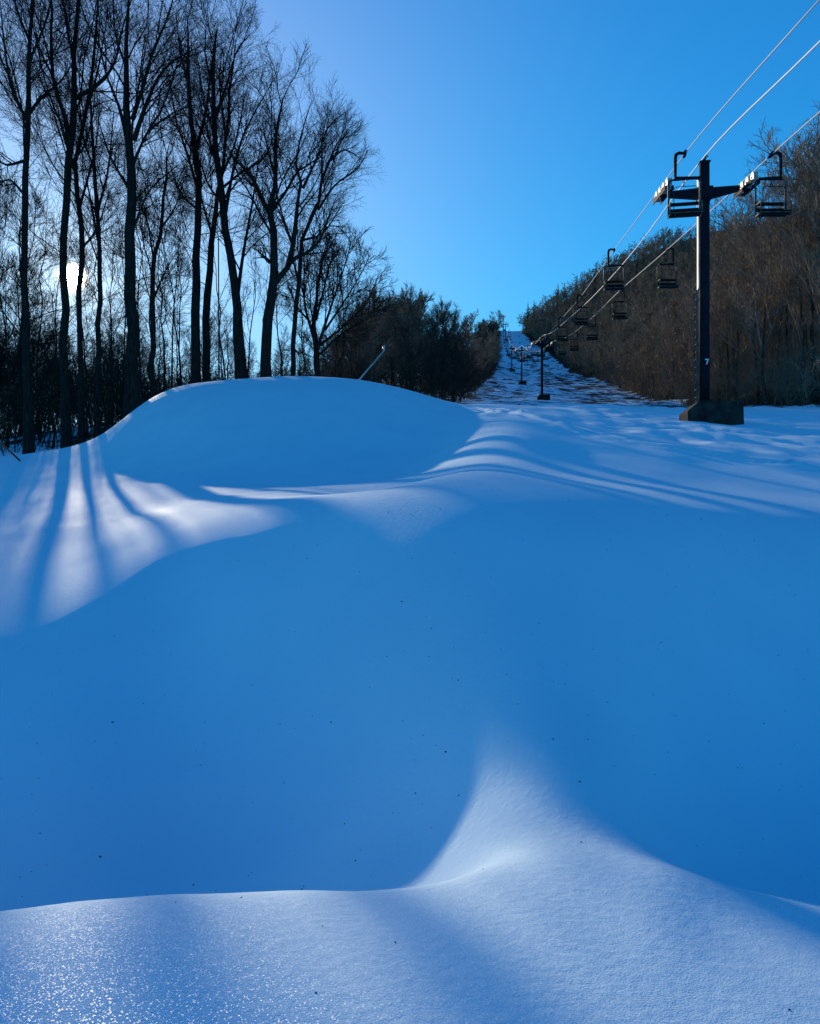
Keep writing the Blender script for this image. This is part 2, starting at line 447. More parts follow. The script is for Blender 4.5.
for it in range(60):
    P = np.pad(TB, ((0, 0), (2, 2)), mode='edge'); TB = sum(k3[i] * P[:, i:i + TB.shape[1]] for i in range(5))
wb = (smooth01(6.2, 8.2, RR) * (1 - smooth01(13, 20, RR)))[None] * (1 - smooth01(-0.22, -0.08, TQ))[:, None]
TAB = TAB * (1 - wb) + TB * wb
for it in range(3):
    P = np.pad(TAB, ((0, 0), (2, 2)), mode='edge'); TAB = sum(k3[i] * P[:, i:i + TAB.shape[1]] for i in range(5))

ZC_D = [-300, -200, -50, 0, 20, 32, 45, 60, 75, 100, 133, 220, 322, 400, 450, 520, 600, 900, 1600]
ZC_Z = [-40, -30, -8, -2.2, 1.2, 3.46, 5.6, 7.7, 9.9, 13.3, 18, 35, 56, 78, 95, 117, 125, 115, 90]
def lift_x(d): return 8.5 + 0.1 * d
def run_r(d): return np.interp(d, [50, 75, 130, 240, 400, 480], [12.5, 14, 20, 26, 22, 11])
def run_l(d): return np.interp(d, [130, 330, 450, 600], [-12.5, -6.5, -3.5, -3.5])
def far_z(x, y):
    z = pchip(ZC_D, ZC_Z, y)
    u = x - lift_x(np.clip(y, 0, 520))
    r = np.clip(u - run_r(y) + 1.5, 0, None)
    rise = 0.74 * np.sqrt(r * r + 16) - 0.74 * 4
    rise = 75 * np.tanh(rise / 75) * smooth01(25, 70, y)
    l = np.clip(run_l(y) - .5 - u, 0, None)
    drop = 0.07 * l + 0.25 * np.clip(l - 22, 0, None) * smooth01(110, 220, y)
    return z + rise - np.minimum(drop, 70)
def ground(x, y):
    x = np.asarray(x, float); y = np.asarray(y, float)
    r = np.maximum(np.hypot(x, y), 0.26); th = np.arctan2(x, y)
    ti = np.clip(np.searchsorted(TQ, th, side='right') - 1, 0, len(TQ) - 2)
    tf = np.clip((th - TQ[ti]) / (TQ[ti + 1] - TQ[ti]), 0, 1)
    lr = np.clip((np.log(r) - LR[0]) / (LR[1] - LR[0]), 0, len(LR) - 1.001)
    ri = lr.astype(int); rf = lr - ri
    zn = (TAB[ti, ri] * (1 - rf) + TAB[ti, ri + 1] * rf) * (1 - tf) + (TAB[ti + 1, ri] * (1 - rf) + TAB[ti + 1, ri + 1] * rf) * tf
    w = smooth01(42, 60, r)
    z = zn * (1 - w) + far_z(x, y) * w
    # lumps: hardly any on the smooth bank, more where skiers and a groomer have been
    rough = smooth01(13, 26, y) * smooth01(0, 8, x - 0.06 * y)
    z = z + 0.012 * fbm(x * 0.9, y * 0.9, 3, 3) * smooth01(4, 10, r) * 0 + 0.05 * fbm(x * 0.22, y * 0.22, 3, 5) * smooth01(5, 14, r) * (1 - w)
    z = z + rough * (0.075 * fbm(x * 0.8, y * 0.5, 4, 11) + 0.03 * np.sin((x * 0.985 - y * 0.17) * 5.2 + 2 * vnoise(x * .3, y * .3, 4)) * smooth01(0, .6, vnoise(x * .12, y * .07, 8)))
    # a lumpy old ski track crossing the slope below the lift tower
    for tx, off in ((0, 0), (1, .55)):
        c_ = pchip([12, 16, 19, 24, 30, 36], [9.6, 8.1, 5.6, 3.75, 2.9, 2.6], y) + off
        q_ = (x - c_) / 0.22
        z = z + (smooth01(12, 15, y) * (1 - smooth01(30, 36, y))) * (0.07 * np.exp(-(np.abs(q_) - 1.3) ** 2 * 2.5) - 0.09 * np.exp(-q_ * q_)) * (0.75 + 0.7 * vnoise(x * 2.1, y * 2.1, 77))
    z = z + smooth01(38, 60, r) * (0.45 * fbm(x * 0.08, y * 0.08, 4, 21))
    z = z + smooth01(38, 46, y) * smooth01(-2, -12, x) * 0.12 * fbm(x * .5, y * .5, 3, 31)
    return z
def gz(x, y): return float(ground(np.array([x]), np.array([y]))[0])

tq = np.unique(np.concatenate([np.linspace(-math.pi, -0.72, 60), np.linspace(-0.72, 0.72, 420), np.linspace(0.72, math.pi, 60)]))[:-1]
rq = np.exp(np.concatenate([np.linspace(math.log(0.3), math.log(2), 14)[:-1], np.linspace(math.log(2), math.log(60), 460)[:-1], np.linspace(math.log(60), math.log(1500), 110)]))
TT, RG = np.meshgrid(tq, rq, indexing='ij')
X, Y = RG * np.sin(TT), RG * np.cos(TT)
Z = ground(X, Y)
nt_, nr_ = X.shape
V = np.stack([X.ravel(), Y.ravel(), Z.ravel()], 1)
ii, jj = np.meshgrid(np.arange(nt_), np.arange(nr_ - 1), indexing='ij')
i2 = (ii + 1) % nt_
Q = np.stack([ii * nr_ + jj, ii * nr_ + jj + 1, i2 * nr_ + jj + 1, i2 * nr_ + jj], -1).reshape(-1, 4)[:, ::-1]
V = np.vstack([V, [0, 0, -1.5]])
cidx = len(V) - 1
T = np.stack([np.arange(nt_) * nr_, (np.arange(nt_) + 1) % nt_ * nr_, np.full(nt_, cidx)], -1)
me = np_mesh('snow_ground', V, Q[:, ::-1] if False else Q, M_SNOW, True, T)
import bmesh
bm = bmesh.new(); bm.from_mesh(me); bmesh.ops.recalc_face_normals(bm, faces=bm.faces[:])
if sum(f.normal.z for f in list(bm.faces)[:500]) < 0: bmesh.ops.reverse_faces(bm, faces=bm.faces[:])
bm.to_mesh(me); bm.free()
uu = X - lift_x(np.clip(Y, 0, 520))
run = 0.49 * smooth01(36, 60, Y) + 0.07 * smooth01(3, 11, uu) * smooth01(50, 90, Y) * (1 - smooth01(250, 320, Y)) - 0.14 * smooth01(340, 420, Y)
bare = run
bare = np.maximum(bare, 0.92 * smooth01(-3, 2, uu - run_r(Y)) * smooth01(36, 52, Y))
bare = np.maximum(bare, 0.55 * smooth01(2, -3, uu - run_l(Y)) * smooth01(30, 50, Y))
bare = np.concatenate([bare.ravel(), [0]])
a_ = me.attributes.new('bare', 'FLOAT', 'POINT'); a_.data.foreach_set('value', bare.astype(np.float32))
near_glint = 0.004 + 0.996 * (1 - smooth01(3.0, 4.2, RG))     # snow glints put in near the camera, faded out with distance from it
a_ = me.attributes.new('near_glint', 'FLOAT', 'POINT'); a_.data.foreach_set('value', np.concatenate([near_glint.ravel(), [1]]).astype(np.float32))
tag(link('snow_ground', me), kind='structure')

# ------------------------------------------------------------------ trees
def tubes(Pts, Rad, sides):
    """B polylines of n points -> verts, quads"""
    B, n, _ = Pts.shape
    T_ = np.gradient(Pts, axis=1); T_ /= np.linalg.norm(T_, axis=2, keepdims=True) + 1e-9
    ref = np.where(np.abs(T_[:, :1, 2:3]) < 0.9, np.array([0, 0, 1.0]), np.array([1.0, 0, 0]))
    A = np.cross(T_, np.broadcast_to(ref, T_.shape)); A /= np.linalg.norm(A, axis=2, keepdims=True) + 1e-9
    C = np.cross(T_, A)
    ang = np.arange(sides) * 2 * math.pi / sides
    ring = (A[:, :, None] * np.cos(ang)[None, None, :, None] + C[:, :, None] * np.sin(ang)[None, None, :, None]) * Rad[:, :, None, None]
    Vv = (Pts[:, :, None] + ring).reshape(-1, 3)
    b, i, k = np.meshgrid(np.arange(B), np.arange(n - 1), np.arange(sides), indexing='ij')
    k2 = (k + 1) % sides; base = b * n * sides
    Qq = np.stack([base + i * sides + k, base + i * sides + k2, base + (i + 1) * sides + k2, base + (i + 1) * sides + k], -1).reshape(-1, 4)
    return Vv, Qq

def merge(parts):
    Vs, Qs, off = [], [], 0
    for v, q in parts:
        Vs.append(v); Qs.append(q + off); off += len(v)
    return np.vstack(Vs), np.vstack(Qs)

def resample(pts, n):
    pts = np.asarray(pts, float)
    s = np.concatenate([[0], np.cumsum(np.linalg.norm(np.diff(pts, axis=0), axis=1))])
    q = np.linspace(0, s[-1], n)
    return np.stack([pchip(s, pts[:, k], q) for k in range(3)], 1)

def grow(rg, Pts, Rad, k, n, lf, ang, up, rmin, t0=0.2, wig=0.06, rr=0.62, lmin=0.0, tp=0.75):
    """k children on each of B parents; arrays in, arrays out"""
    B, m, _ = Pts.shape
    plen = np.linalg.norm(np.diff(Pts, axis=1), axis=2).sum(1)
    t = (t0 + (1 - t0) * ((np.arange(k)[None] + rg.random((B, k))) / k)).clip(0, 0.995)
    f = t * (m - 1); i = f.astype(int); fr = (f - i)[..., None]
    bi = np.arange(B)[:, None]
    P0 = Pts[bi, i] * (1 - fr) + Pts[bi, i + 1] * fr
    R0 = Rad[bi, i] * (1 - fr[..., 0]) + Rad[bi, i + 1] * fr[..., 0]
    D = Pts[bi, i + 1] - Pts[bi, i]; D /= np.linalg.norm(D, axis=2, keepdims=True) + 1e-9
    rnd = rg.normal(size=D.shape); rnd -= (rnd * D).sum(2, keepdims=True) * D
    rnd /= np.linalg.norm(rnd, axis=2, keepdims=True) + 1e-9
    a = np.radians(ang[0] + (ang[1] - ang[0]) * rg.random((B, k, 1)))
    d = D * np.cos(a) + rnd * np.sin(a); d[..., 2] += up
    d /= np.linalg.norm(d, axis=2, keepdims=True)
    ln = plen[:, None] * (lf[0] + (lf[1] - lf[0]) * rg.random((B, k))) * (1.12 - tp * t)
    C = np.zeros((B, k, n, 3)); C[:, :, 0] = P0
    step = ln[..., None] / (n - 1)
    for q in range(1, n):
        C[:, :, q] = C[:, :, q - 1] + d * step
        d = d + rg.normal(size=d.shape) * wig * 2.2; d[..., 2] += up * 0.25
        d /= np.linalg.norm(d, axis=2, keepdims=True)
    r0 = np.maximum(R0 * rr, rmin)
    r1 = np.maximum(r0 * 0.35, rmin * 0.7)
    R = r0[..., None] + (r1 - r0)[..., None] * np.linspace(0, 1, n)
    keep = (ln > lmin).ravel()
    if not keep.any(): keep[0] = True
    return C.reshape(B * k, n, 3)[keep], R.reshape(B * k, n)[keep]

def crown_from(rg, limbs, lr, rmin, ks=(11, 8, 6), up=0.22, lf=((.35, .75), (.42, .8), (.45, .9)), t0=0.15, ang=(26, 56), lm=1.0):
    parts = []
    P1, R1 = grow(rg, limbs, lr, ks[0], 7, lf[0], ang, up, rmin * 2, t0=t0, wig=0.045, rr=.45)
    parts.append(tubes(P1, R1, 4))
    P2, R2 = grow(rg, P1, R1, ks[1], 5, lf[1], (22, 50), up * 0.6, rmin * 1.3, t0=0.12, wig=0.06, rr=.55, lmin=.45 * lm)
    parts.append(tubes(P2, R2, 3))
    if len(ks) > 2 and ks[2]:
        P3, R3 = grow(rg, P2, R2, ks[2], 4, lf[2], (25, 60), up * 0.4, rmin, t0=0.1, wig=0.09, lmin=.28 * lm)
        parts.append(tubes(P3, R3, 3))
    return parts

def limb_arrays(polys, n=10):
    P = np.stack([resample(p, n) for p, a, b in polys])
    R = np.stack([a + (b - a) * np.linspace(0, 1, n) ** 0.8 for p, a, b in polys])
    return P, R

TREE_N = 'bare_tree'
def proto_tree(seed, H, r0, nl=14, rmin=0.010, ks=(8, 7, 5), lo=0.3, spread=0.34, angle=(28, 50), mats=(None, None), lean=0.03, fork=True, up=.25, taper=0.75):
    """trunk and crown meshes of one bare tree of height H"""
    rg = np.random.default_rng(seed)
    n = 12
    tr = np.zeros((n, 3)); tr[:, 2] = np.linspace(-0.4, H * 0.93, n)
    w = np.cumsum(rg.normal(size=(n, 2)) * H * 0.007, axis=0); w[0] = 0
    tr[:, :2] = w + np.linspace(0, 1, n)[:, None] * rg.normal(size=2) * H * lean
    rad = r0 * (1 - 0.93 * np.linspace(0, 1, n) ** 0.85); rad[0] *= 1.35; rad[1] *= 1.05
    trP, trR = tr[None], rad[None]
    tp = tubes(trP, trR, 8)
    P1, R1 = grow(rg, trP, trR, nl, 9, (spread * 0.8, spread * 1.25), angle, up, rmin * 3, t0=lo, wig=0.06, rr=0.55, tp=taper)
    parts = [tubes(P1, R1, 5)] + crown_from(rg, P1, R1, rmin, ks)
    return (np_mesh('trunk', *tp, mats[0]), np_mesh('crown', *merge(parts), mats[1]))

def put_tree(proto, x, y, s, rz, name, label, cat, group, zoff=-0.15):
    r = empty(name, (x, y, gz(x, y) + zoff), rz)
    r.scale = (s, s, s)
    for nm, m_ in zip(('trunk', 'crown'), proto): link(nm, m_, r)
    return tag(r, label, cat, group)

# --- the big trees of the left wood, their main limbs after the photograph
def sketch_tree(seed, D, trunk, limbs, label, rmin=0.0045, ks=(12, 8, 6), depth=1.6, up=.17, group=None, extra=7, low=7):
    """trunk: picture points with a width in px; limbs: picture points; given real depth round D"""
    rg = np.random.default_rng(seed)
    def P(px, py, d): return np.array([(px - 410) / F * d, d, (512 - py) / F * d])
    bx, by = trunk[0][0], trunk[0][1]
    X0 = (bx - 410) / F * D
    z0 = gz(X0, D)
    base = np.array([X0, D, z0])
    pts = [np.array([X0, D, z0 - 0.3])]
    for k, (a, b, w) in enumerate(trunk[0:]):
        p = P(a, b, D)
        if p[2] > z0 + 0.3: pts.append(p)
    wid = [w for a, b, w in trunk]
    tp = resample(pts, 16)
    # widths by height
    hz = [P(a, b, D)[2] for a, b, w in trunk]
    rad = np.interp(tp[:, 2], hz, np.array(wid) * .86 / F * D / 2); rad[0] *= 1.5; rad[1] *= 1.15; rad[-1] = 0.012; rad[-2] *= .7
    tp[2:-1, :2] += rg.normal(size=(13, 2)) * 0.05
    tV = tubes(tp[None] - base, rad[None], 10)
    polys = []
    for k, lm in enumerate(limbs):
        w0 = lm[0] / F * D / 2
        dd = rg.normal() * depth
        q = []
        for j, (a, b) in enumerate(lm[1:]):
            q.append(P(a, b, D + dd * j / max(1, len(lm) - 2)))
        polys.append((np.array(q) - base, w0, 0.018))
    # the leader is part of the crown too: branches spring from its upper half
    up_ = tp[int(16 * 0.45):] - base
    LP, LRd = limb_arrays(polys)
    parts = [tubes(LP, LRd, 6)]
    ld = resample(up_, 10)[None]
    ldr = np.linspace(rad[7], rad[-1], 10)[None]
    # extra unscripted limbs give the crown its depth
    P1, R1 = grow(rg, ld, ldr, extra, 9, (.4, .75), (25, 48), .3, .025, t0=0.05, wig=.045, rr=.4)
    parts.append(tubes(P1, R1, 5))
    # thin low branches along the bare part of the trunk
    lt = resample(tp[5:12] - base, 10)[None]; ltr = np.linspace(rad[5], rad[11], 10)[None] * .25
    P0, R0 = grow(rg, lt, ltr, low, 9, (.22, .5), (50, 85), .1, .012, t0=0.0, wig=.06, rr=.6, tp=.3)
    P1 = np.concatenate([P1, P0]); R1 = np.concatenate([R1, R0]); parts.append(tubes(P0, R0, 4))
    AP = np.concatenate([LP, np.stack([resample(p, 10) for p in P1])]); AR = np.concatenate([LRd, np.stack([np.interp(np.linspace(0, 1, 10), np.linspace(0, 1, 9), r) for r in R1])])
    parts += crown_from(rg, AP, AR, rmin, ks, up=up)
    r = empty(TREE_N, tuple(base))
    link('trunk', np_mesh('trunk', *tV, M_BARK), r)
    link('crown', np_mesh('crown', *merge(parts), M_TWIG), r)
    return tag(r, label, 'tree', group or 'big bare trees of the left wood')

sketch_tree(1, 36, [(29, 452, 10), (27, 380, 9), (24, 250, 7), (26, 180, 7), (29, 100, 5.5), (30, 40, 4.5), (34, -70, 2)],
    [(4, (28, 115), (44, 95), (58, 84), (75, 60)), (4, (27, 120), (12, 90), (5, 50), (0, 0)), (3.5, (27, 160), (8, 165), (-20, 130)), (3, (30, 60), (46, 20), (60, -40)), (3, (25, 195), (6, 180), (-20, 190)), (3, (29, 40), (14, 0), (5, -60))],
    'slender dark bare tree at the far left, left of the sun')
sketch_tree(2, 38, [(67, 447, 10), (64, 330, 9), (63, 260, 8), (70, 150, 8), (74, 105, 7), (74, 50, 5), (79, -10, 4), (84, -90, 2)],
    [(6, (69, 140), (64, 112), (54, 85), (51, 40), (52, 0), (44, -60)), (5, (76, 98), (90, 90), (107, 76), (117, 55), (122, 30), (135, -10)), (3, (68, 165), (82, 150), (92, 120), (95, 90)), (3, (73, 60), (66, 20), (60, -30)), (2.5, (52, 75), (40, 50), (28, 10))],
    'tall forked bare tree whose straight trunk stands against the sun')
sketch_tree(3, 40, [(82, 446, 7), (80, 330, 6), (82, 240, 6), (76, 170, 5), (86, 110, 4), (95, 40, 3), (100, -30, 2)],
    [(3, (79, 210), (95, 150), (100, 100)), (3, (82, 125), (98, 70), (108, 10)), (2.5, (78, 180), (62, 130), (55, 90)), (2.5, (81, 250), (96, 230), (110, 190))],
    'thin bare tree just right of the sun, beside the tall forked one')
sketch_tree(4, 37, [(133, 430, 17), (132, 350, 14), (131, 250, 12), (131, 180, 10), (128, 110, 8), (127, 60, 5), (128, 0, 3), (130, -50, 2)],
    [(5.5, (134, 140), (146, 105), (160, 75), (172, 62), (200, 46)), (5, (132, 120), (142, 90), (150, 60), (170, 10), (180, -30)), (5, (129, 150), (120, 110), (105, 70), (95, 20)), (3.5, (131, 170), (150, 130), (175, 112), (195, 105)), (3.5, (130, 190), (112, 160), (98, 120)), (3, (127, 70), (115, 30), (112, -20)), (3, (133, 230), (150, 190), (178, 165))],
    'stout bare tree with a wide spreading crown between the sun and the snow crest')
sketch_tree(5, 40, [(97, 436, 7), (98, 340, 6), (100, 260, 5), (97, 200, 4.5), (93, 140, 3.5), (88, 80, 2.5)],
    [(3, (100, 250), (92, 210), (84, 160)), (3, (98, 210), (108, 170), (114, 110)), (3, (95, 170), (84, 140), (78, 90))],
    'slim bare tree between the thin one by the sun and the stout spreading tree')
sketch_tree(6, 41, [(152, 420, 7), (152, 330, 6), (154, 262, 5), (160, 228, 4), (166, 185, 3), (170, 140, 2)],
    [(2.5, (154, 262), (148, 225), (140, 190)), (2.5, (160, 230), (176, 205), (186, 170)), (2.5, (153, 300), (166, 270), (178, 250))],
    'thin bare tree with a slight bend right of the stout spreading tree')
sketch_tree(7, 42, [(196, 400, 11), (196, 300, 10), (197, 240, 8), (199, 180, 7), (192, 110, 5), (189, 60, 4), (187, 10, 2)],
    [(4, (198, 190), (186, 150), (176, 120), (168, 70)), (4, (196, 150), (206, 110), (212, 60), (216, 30)), (3, (190, 90), (180, 50), (176, 10)), (3, (198, 210), (182, 195), (168, 160))],
    'dark bare tree, left one of the close pair behind the snow crest')
sketch_tree(8, 43, [(208, 400, 9), (208, 300, 8.5), (210, 250, 7), (216, 205, 5), (224, 160, 4), (230, 100, 3), (236, 40, 2)],
    [(3, (212, 235), (200, 190), (196, 150)), (3, (220, 180), (236, 140), (246, 90)), (3, (226, 140), (220, 90), (222, 50))],
    'dark bare tree, right one of the close pair behind the snow crest')
sketch_tree(9, 41, [(242, 400, 15), (240, 340, 13), (236, 305, 10), (231, 255, 9), (222, 200, 8), (217, 160, 7), (214, 110, 5), (214, 70, 4), (218, 20, 2)],
    [(4.5, (237, 300), (243, 255), (252, 205), (258, 165), (262, 130)), (4, (225, 215), (238, 150), (256, 110), (275, 78)), (4, (219, 175), (207, 130), (196, 85)), (4, (215, 120), (228, 80), (240, 45), (250, 35)), (3, (214, 90), (205, 50), (206, 25)), (3, (220, 190), (242, 172), (262, 160), (280, 120))],
    'tall bare tree with a flared base leaning left, on the middle of the crest')
sketch_tree(10, 40, [(266, 395, 13), (268, 320, 11.5), (272, 287, 11), (275, 262, 9), (274, 228, 8), (270, 211, 7), (276, 180, 5), (276, 150, 4), (282, 105, 2.5), (292, 80, 1.6)],
    [(6, (270, 213), (262, 200), (257, 187), (252, 177), (234, 158), (224, 140)), (7, (274, 284), (283, 274), (289, 264), (295, 230), (298, 200), (303, 188), (295, 173), (300, 140), (312, 100)),
     (5, (289, 264), (297, 257), (307, 253), (318, 243), (326, 225), (333, 205), (338, 195)), (4.5, (272, 210), (287, 190), (296, 173), (314, 161), (326, 145)), (3.5, (276, 180), (268, 150), (262, 120)), (3.5, (303, 188), (316, 160), (330, 125), (345, 112)), (5, (270, 262), (262, 255), (255, 248))],
    'heavy bare tree with a low fork and crooked elbow limb above the crest')
sketch_tree(11, 45, [(292, 395, 6), (294, 330, 5.5), (298, 280, 5), (303, 235, 4), (318, 205, 3.5), (324, 175, 3), (336, 148, 2.5), (352, 128, 1.5)],
    [(3, (298, 280), (292, 250), (296, 220)), (3, (318, 210), (335, 185), (358, 168), (368, 150)), (2.5, (322, 180), (322, 140), (328, 112)), (2.5, (330, 160), (345, 150), (362, 160)), (3, (303, 240), (320, 235), (345, 200))],
    'thin bare tree curving right, between the heavy forked tree and the fan shaped one')
sketch_tree(12, 49, [(317, 400, 8), (317, 360, 7), (315, 335, 6), (316, 300, 4), (322, 262, 3), (330, 236, 1.6)],
    [(4, (316, 345), (309, 322), (304, 300), (304, 262), (302, 235)), (4, (317, 350), (325, 325), (335, 295), (345, 265), (352, 238)), (3, (325, 330), (345, 300), (362, 272), (370, 255)), (3, (316, 320), (326, 280), (336, 240)), (3, (318, 356), (340, 335), (365, 318), (380, 300)), (2.5, (310, 322), (296, 305), (288, 285)), (3, (320, 345), (345, 325), (368, 300), (377, 278))],
    'small fan shaped bare tree at the right end of the left wood', rmin=0.010, ks=(12, 8, 6), extra=2)

# --- shared trees for the woods
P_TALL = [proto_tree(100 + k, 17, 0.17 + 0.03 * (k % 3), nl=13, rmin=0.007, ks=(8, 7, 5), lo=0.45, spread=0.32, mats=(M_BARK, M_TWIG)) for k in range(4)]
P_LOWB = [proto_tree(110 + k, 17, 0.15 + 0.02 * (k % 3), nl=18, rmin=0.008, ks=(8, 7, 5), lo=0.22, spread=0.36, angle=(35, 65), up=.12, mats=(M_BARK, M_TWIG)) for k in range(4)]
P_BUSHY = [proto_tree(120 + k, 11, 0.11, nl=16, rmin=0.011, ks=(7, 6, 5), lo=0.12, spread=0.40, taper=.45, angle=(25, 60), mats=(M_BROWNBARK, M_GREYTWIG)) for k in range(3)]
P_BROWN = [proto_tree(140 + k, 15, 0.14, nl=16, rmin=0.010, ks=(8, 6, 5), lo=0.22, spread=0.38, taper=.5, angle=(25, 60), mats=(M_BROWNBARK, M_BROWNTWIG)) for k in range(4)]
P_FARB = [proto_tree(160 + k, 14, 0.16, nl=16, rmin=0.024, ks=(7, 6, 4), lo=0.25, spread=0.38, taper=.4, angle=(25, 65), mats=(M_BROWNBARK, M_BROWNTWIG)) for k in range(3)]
P_BIRCH = [proto_tree(180 + k, 14, 0.11, nl=14, rmin=0.014, ks=(7, 6, 5), lo=0.35, spread=0.26, lean=.08, mats=(M_BIRCH, M_BROWNTWIG)) for k in range(2)]

def scatter(n, fn, gap, tries=40, seed=1):
    rg = np.random.default_rng(seed); got = []
    for k in range(n * tries):
        if len(got) >= n: break
        p = fn(rg)
        if p is None: continue
        g = gap * (0.5 + p[1] / 100)
        if all((p[0] - q[0])**2 + (p[1] - q[1])**2 > g * g for q in got): got.append(p)
    return got
def at_px(px, d): return (px - 410) / F * d

# left wood behind the big trees
def f(rg):
    px = rg.uniform(-170, 340)
    d = rg.uniform(46, 80) if px < 35 else rg.uniform(86, 122)
    if abs(px - 76) < 7: return None
    return (at_px(px, d), d, px, rg.random())
for k, (x, y, px, r) in enumerate(scatter(46, f, 1.7, seed=3)):
    H = np.interp(px, [-200, 100, 230, 300, 350], [16, 15, 13, 11, 9]) * (0.8 + 0.35 * r) * (y / 50) ** .3
    if px > 35: H = row(y, np.interp(px, [35, 200, 240, 340], [285, 296, 314, 318]) + 30 * r) - gz(x, y)
    put_tree((P_LOWB if px < 35 else P_TALL)[k % 4], x, y, H / 17, r * 50, TREE_N, 'slim bare tree standing deeper in the left wood', 'tree', 'trees deeper in the left wood')
# thin stems among and behind the big trees
P_THIN = [proto_tree(130 + k, 17, 0.085, nl=10, rmin=0.006, ks=(6, 6, 4), lo=0.40, spread=0.26, lean=.05, mats=(M_BARK, M_TWIG)) for k in range(3)]
for k, (px, d, H) in enumerate([(8, 46, 17), (40, 52, 19), (52, 45, 15), (88, 54, 16), (106, 60, 20), (112, 48, 15), (144, 52, 17), (161, 47, 16), (166, 58, 19), (176, 50, 16), (185, 55, 18), (226, 52, 16), (250, 54, 15), (282, 50, 14), (306, 56, 14), (334, 58, 12), (-14, 44, 17), (-40, 48, 18), (340, 66, 13), (258, 66, 16), (179, 70, 20), (120, 72, 22)]):
    put_tree(P_THIN[k % 3], at_px(px, d), d, H / 17, k * 2.3, TREE_N, 'thin pole-like bare tree among the trunks of the left wood', 'tree', 'thin trees in the left wood')
# dense dark growth at the back of it
def f(rg):
    px, d = rg.uniform(-220, 330), rg.uniform(66, 125)
    return (at_px(px, d), d, px, rg.random())
for k, (x, y, px, r) in enumerate(scatter(26, f, 3.2, seed=4)):
    top = np.interp(px, [-220, 60, 180, 230, 340], [310, 335, 350, 372, 350]) + 14 * r
    H = row(y, top) - gz(x, y)
    if H < 3: H = 3
    put_tree(P_BUSHY[k % 3], x, y, H / 11, r * 50, TREE_N, 'low dense bare tree at the back of the left wood', 'tree', 'low trees at the back of the left wood')
# the dark clump between the wood and the piste
def f(rg):
    px, d = rg.uniform(325, 498), rg.uniform(72, 165)
    x = at_px(px, d)
    if x - lift_x(d) > run_l(d): return None
    return (x, d, px, rg.random())
for k, (x, y, px, r) in enumerate(scatter(42, f, 2.6, seed=5)):
    top = np.interp(px, [325, 345, 370, 400, 430, 455, 480, 498], [345, 325, 312, 300, 307, 318, 330, 345]) + 16 * r
    H = max(4, row(y, top) - gz(x, y))
    put_tree((P_BUSHY + P_FARB)[(k * 5) % 6], x, y, H / (11 if (k * 5) % 6 < 3 else 14), r * 50, TREE_N, 'dense bare tree in the dark clump left of the ski run', 'tree', 'trees of the dark clump left of the ski run')
for k, (px, top, d) in enumerate([(338, 282, 82), (352, 290, 78), (372, 292, 88), (392, 289, 96), (412, 294, 90), (432, 301, 104), (452, 312, 112)]):
    x = at_px(px, d)
    put_tree(P_TALL[k % 4], x, d, (row(d, top) - gz(x, d)) / 17, k * 2.1, TREE_N, 'airy bare tree rising above the dark clump left of the ski run', 'tree', 'taller trees in the dark clump')
# along the left edge of the run, up the hill
def f(rg):
    d = rg.uniform(165, 530); u = run_l(d) - 40 * rg.random() ** 1.5
    x = lift_x(d) + u
    px = 410 + F * x / d
    if px < 425: return None
    return (x, d, px, rg.random())
for k, (x, y, px, r) in enumerate(scatter(36, f, 2.0, seed=6)):
    put_tree(P_FARB[k % 3], x, y, (10 + 3 * r) / 14, r * 50, TREE_N, 'bare tree on the far left edge of the ski run', 'tree', 'far trees on the left edge of the run')
# right hillside
def f(rg):
    d = 46 * (470 / 46) ** (rg.random() ** 0.95); u = run_r(d) + 95 * rg.random() ** 1.7
    x = lift_x(d) + u; px = 410 + F * x / d
    if px > 905: return None
    return (x, d, px, rg.random())
for k, (x, y, px, r) in enumerate(sorted(scatter(190, f, 2.2, seed=8), key=lambda q: q[1])):
    near = y < 150
    pr = (P_BIRCH[k % 2] if (near and k % 6 == 0) else P_BROWN[k % 4]) if near else P_FARB[k % 3]
    h0 = 14 if (near and k % 6 == 0) or not near else 15
    H = (12.5 + 4.5 * r) if near else 11.5 + 4 * r
    if near and k % 6 == 0:
        put_tree(pr, x, y, H / h0, r * 50, 'birch_tree', 'pale trunked birch among the brown trees of the right hillside', 'tree', 'birches on the right hillside')
    else:
        put_tree(pr, x, y, H / h0, r * 50, TREE_N, 'bare brown tree on the wooded hillside right of the lift', 'tree', 'brown trees on the right hillside')
# the taller tree at the right edge
t_ = proto_tree(77, 18, 0.2, nl=16, rmin=0.011, ks=(9, 7, 6), lo=0.3, spread=0.34, mats=(M_BROWNBARK, M_BROWNTWIG))
x_, y_ = at_px(808, 58), 58
put_tree(t_, x_, y_, (row(58, 128) - gz(x_, y_)) / 18, 1.0, TREE_N, 'tallest bare tree on the right hillside, rising above the chair at the right edge', 'tree', None)

for k, (px, top, d) in enumerate([(772, 186, 60), (788, 158, 66), (826, 122, 56), (842, 105, 60), (756, 206, 72), (738, 212, 80), (720, 226, 92), (800, 150, 74)]):
    x = at_px(px, d)
    put_tree(P_BROWN[k % 4], x, d, (row(d, top) - gz(x, d)) / 15, k * 1.3, TREE_N, 'tall brown tree near the right edge, behind the nearest lift tower', 'tree', 'tall brown trees behind the nearest tower')
